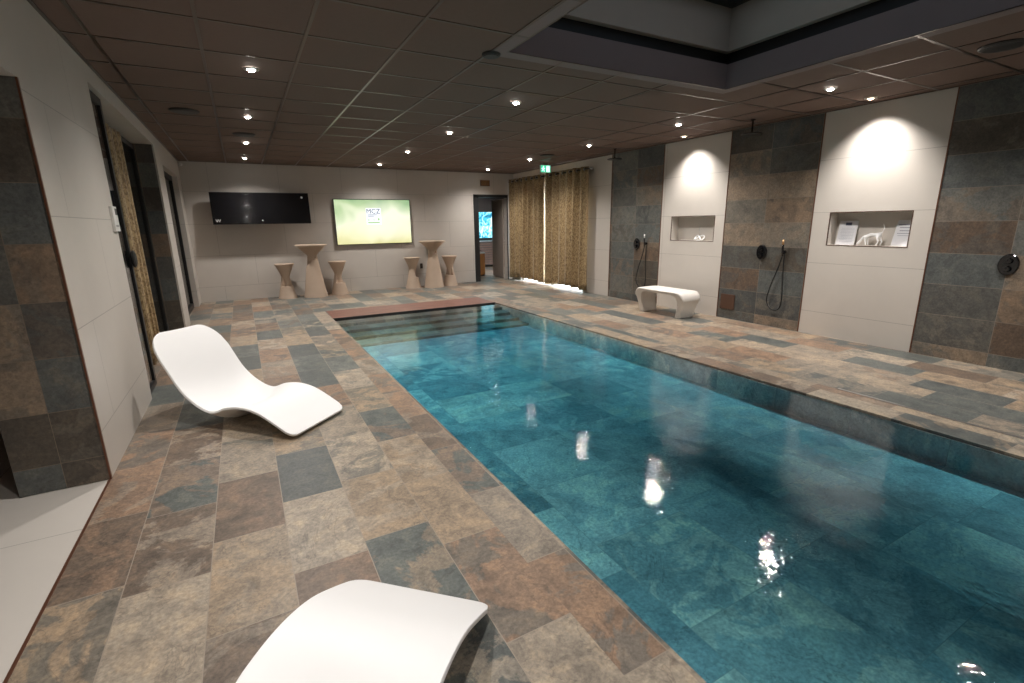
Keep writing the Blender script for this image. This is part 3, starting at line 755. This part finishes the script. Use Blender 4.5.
b = curtain(7.98, 9.50, 6.13, .03, cz+.05, 6, 'gold brocade curtain, the near one next to the cream wall', seed=5, lf=.065); eyelets(b, 7.98, 9.50, 6.13, cz, 6)
t = thing('curtain_rail', 'dark curtain rail carrying the gold curtains', 'curtain rail')
bm = bmesh.new(); tube(bm, [(6.13, 7.93, cz), (6.13, 11.27, cz)], .013, 12); link('pole', bm, M['frame'], t)
bm = bmesh.new(); lathe(bm, [(.012, 0), (.026, -.01), (.026, -.04), (.014, -.05)], 16, (6.13, 7.93, cz), 'Y'); link('finial', bm, M['alu'], t)
for yy in (8.02, 9.54, 11.1):
    bm = bmesh.new(); tube(bm, [(XR, yy, cz), (6.13, yy, cz)], .008, 8); link('wall_bracket', bm, M['frame'], t)
# window behind the curtains
w = struct('window_1', B((XR+.06, XR+.14, 8.3, 8.37, 0, 2.35), (XR+.06, XR+.14, 10.88, 10.95, 0, 2.35), (XR+.06, XR+.14, 8.3, 10.95, 2.28, 2.35), (XR+.06, XR+.14, 8.3, 10.95, -.02, .015), (XR+.06, XR+.14, 9.5, 9.58, 0, 2.35)), M['plastic'])
link('pane', B((XR+.09, XR+.1, 8.37, 10.88, .015, 2.28)), M['glass'], w)
struct('wall_added_shell', B((7.6, 7.8, 7.4, 11.29, -.1, 3.0), (XR+.24, 7.6, 7.3, 7.4, -.1, 3.0), (XR+.0, 7.6, 8.3, 10.95, -.1, -.001), (XR+.24, 7.6, 7.4, 8.3, -.1, 0), (XR+.24, 7.6, 10.95, 11.29, -.1, 0), (XR+.24, 7.8, 7.4, 11.29, 3.0, 3.1)), M['snow'])  # white box added outside the window to look bright through the curtain gaps
ld = bpy.data.lights.new('added_backlight', 'AREA'); ld.energy = 900; ld.size = 1.2; ld.color = (.85, .93, 1)
lo = bpy.data.objects.new('added_backlight', ld); COL.objects.link(lo); lo.location = (7.1, 9.4, 2.9)  # added lamp that brightens the white box behind the curtains

# exit sign
t = thing('exit_sign', 'green lit emergency exit sign hanging from the ceiling before the gold curtains', 'exit sign', (5.77, 9.0, 2.54))
M['eg'] = plain('exit_green', (0, .2, .1), .4, emit=(.05, .55, .32), es=1.2); M['ew'] = plain('exit_white', (.8, .8, .8), .4, emit=(.75, 1, .9), es=1.3)
link('housing', B((-.125, .125, -.02, .02, -.075, .075)), M['plastic'], t, bevel=.004)
s_ = link('face', B((-.118, .118, -.024, -.02, -.068, .068)), M['eg'], t)
bm = B((.015, .095, -.0265, -.024, -.058, .058)); link('door_symbol', bm, M['ew'], s_)
bm = bmesh.new(); lathe(bm, [(.014, -.0265), (.014, -.024)], 14, (-.055, 0, .04), 'Y')
for q in (((-.06, -.025, .022), (-.06, -.025, -.012)), ((-.06, -.025, -.01), (-.03, -.025, -.055)), ((-.06, -.025, -.01), (-.095, -.025, -.045)), ((-.06, -.025, .018), (-.02, -.025, .0)), ((-.06, -.025, .018), (-.1, -.025, .0))):
    tube(bm, q, .008, 6)
link('running_figure', bm, M['ew'], s_)
for xx in (-.08, .075): link('hanger', B((xx, xx+.005, -.003, .003, .07, H-2.54)), M['alu'], t)

# ================================================================ LEFT SIDE RECESS
t = thing('sliding_door', 'dark-framed glass sliding door in the left wall recess', 'sliding door', (0, 0, 0))
link('frame', B((-1.12, -1.07, 5.0, 5.06, 0, 2.5), (-1.12, -1.07, 8.13, 8.19, 0, 2.5), (-1.12, -1.07, 5.06, 8.13, 2.44, 2.5), (-1.12, -1.07, 5.06, 8.13, 0, .05), (-1.12, -1.07, 7.0, 7.06, .05, 2.44)), M['frame'], t)
link('pane', B((-1.10, -1.09, 5.06, 7.0, .05, 2.44), (-1.10, -1.09, 7.06, 8.13, .05, 2.44)), M['glass'], t)
lf = link('leaf_frame', B((-.92, -.885, 5.44, 5.50, 0, 2.5), (-.92, -.885, 5.0, 5.44, 2.44, 2.5), (-.92, -.885, 5.0, 5.44, 0, .05), (-.92, -.885, 5.0, 5.04, .05, 2.44)), M['frame'], t)
link('leaf_pane', B((-.905, -.897, 5.04, 5.44, .05, 2.44)), M['glass'], lf)
bm = bmesh.new(); lathe(bm, [(.02, 0), (.065, .012), (.075, .02), (.075, .032), (.055, .04)], 28, (-.895, 5.49, 1.18), 'X'); link('round_handle', bm, M['black'], t)
cu = curtain(6.15, 6.75, -1.0, .03, 2.42, 4, 'gold brocade curtain gathered in the left wall recess', seed=9, group=None)
for ch in cu.children:
    for v in ch.data.vertices: v.co.x = -1.0+(v.co.x+1.0)*.5
t = thing('thermostat', 'white wall control unit with small dark display at the end of the left cream wall', 'control unit', (XL, 4.90, 1.52))
link('body', B((0, .022, -.075, .075, -.095, .095)), M['plastic'], t, bevel=.004)
link('display', B((.022, .024, -.0, .06, .03, .08)), M['black'], t)
for i in range(3): link('button', B((.022, .025, -.05+.035*i, -.03+.035*i, -.06, -.045)), M['alu'], t)
w = struct('window_2', B((-1.0, -.94, 8.85, 8.93, 0, 2.34), (-1.0, -.94, 10.67, 10.75, 0, 2.34), (-1.0, -.94, 8.85, 10.75, 2.26, 2.34), (-1.0, -.94, 8.85, 10.75, 0, .08)), M['frame'])
link('pane', B((-.975, -.965, 8.93, 10.67, .08, 2.26)), M['glass'], w)
bm = bmesh.new(); lathe(bm, [(.03, 0), (.03, -.02), (.022, -.04), (.008, -.05)], 20, (XL+.045, YB, 2.605), 'Y')
tag(link('motion_detector', bm, M['plastic'], smooth=False), 'small white motion detector in the far left corner under the ceiling', 'detector')
struct('wall_added_shell', B((-2.6, -2.4, 5.2, YB+.3, -.1, 2.8), (-2.4, -1.262, 5.2, YB+.3, 2.7, 2.8), (-2.6, -1.4, YB+.2, YB+.3, -.1, 2.8), (-2.4, -1.35, 5.2, YB+.3, -.1, -.02)), M['black'])  # added black box, unseen, keeps the sky out of the left glazing
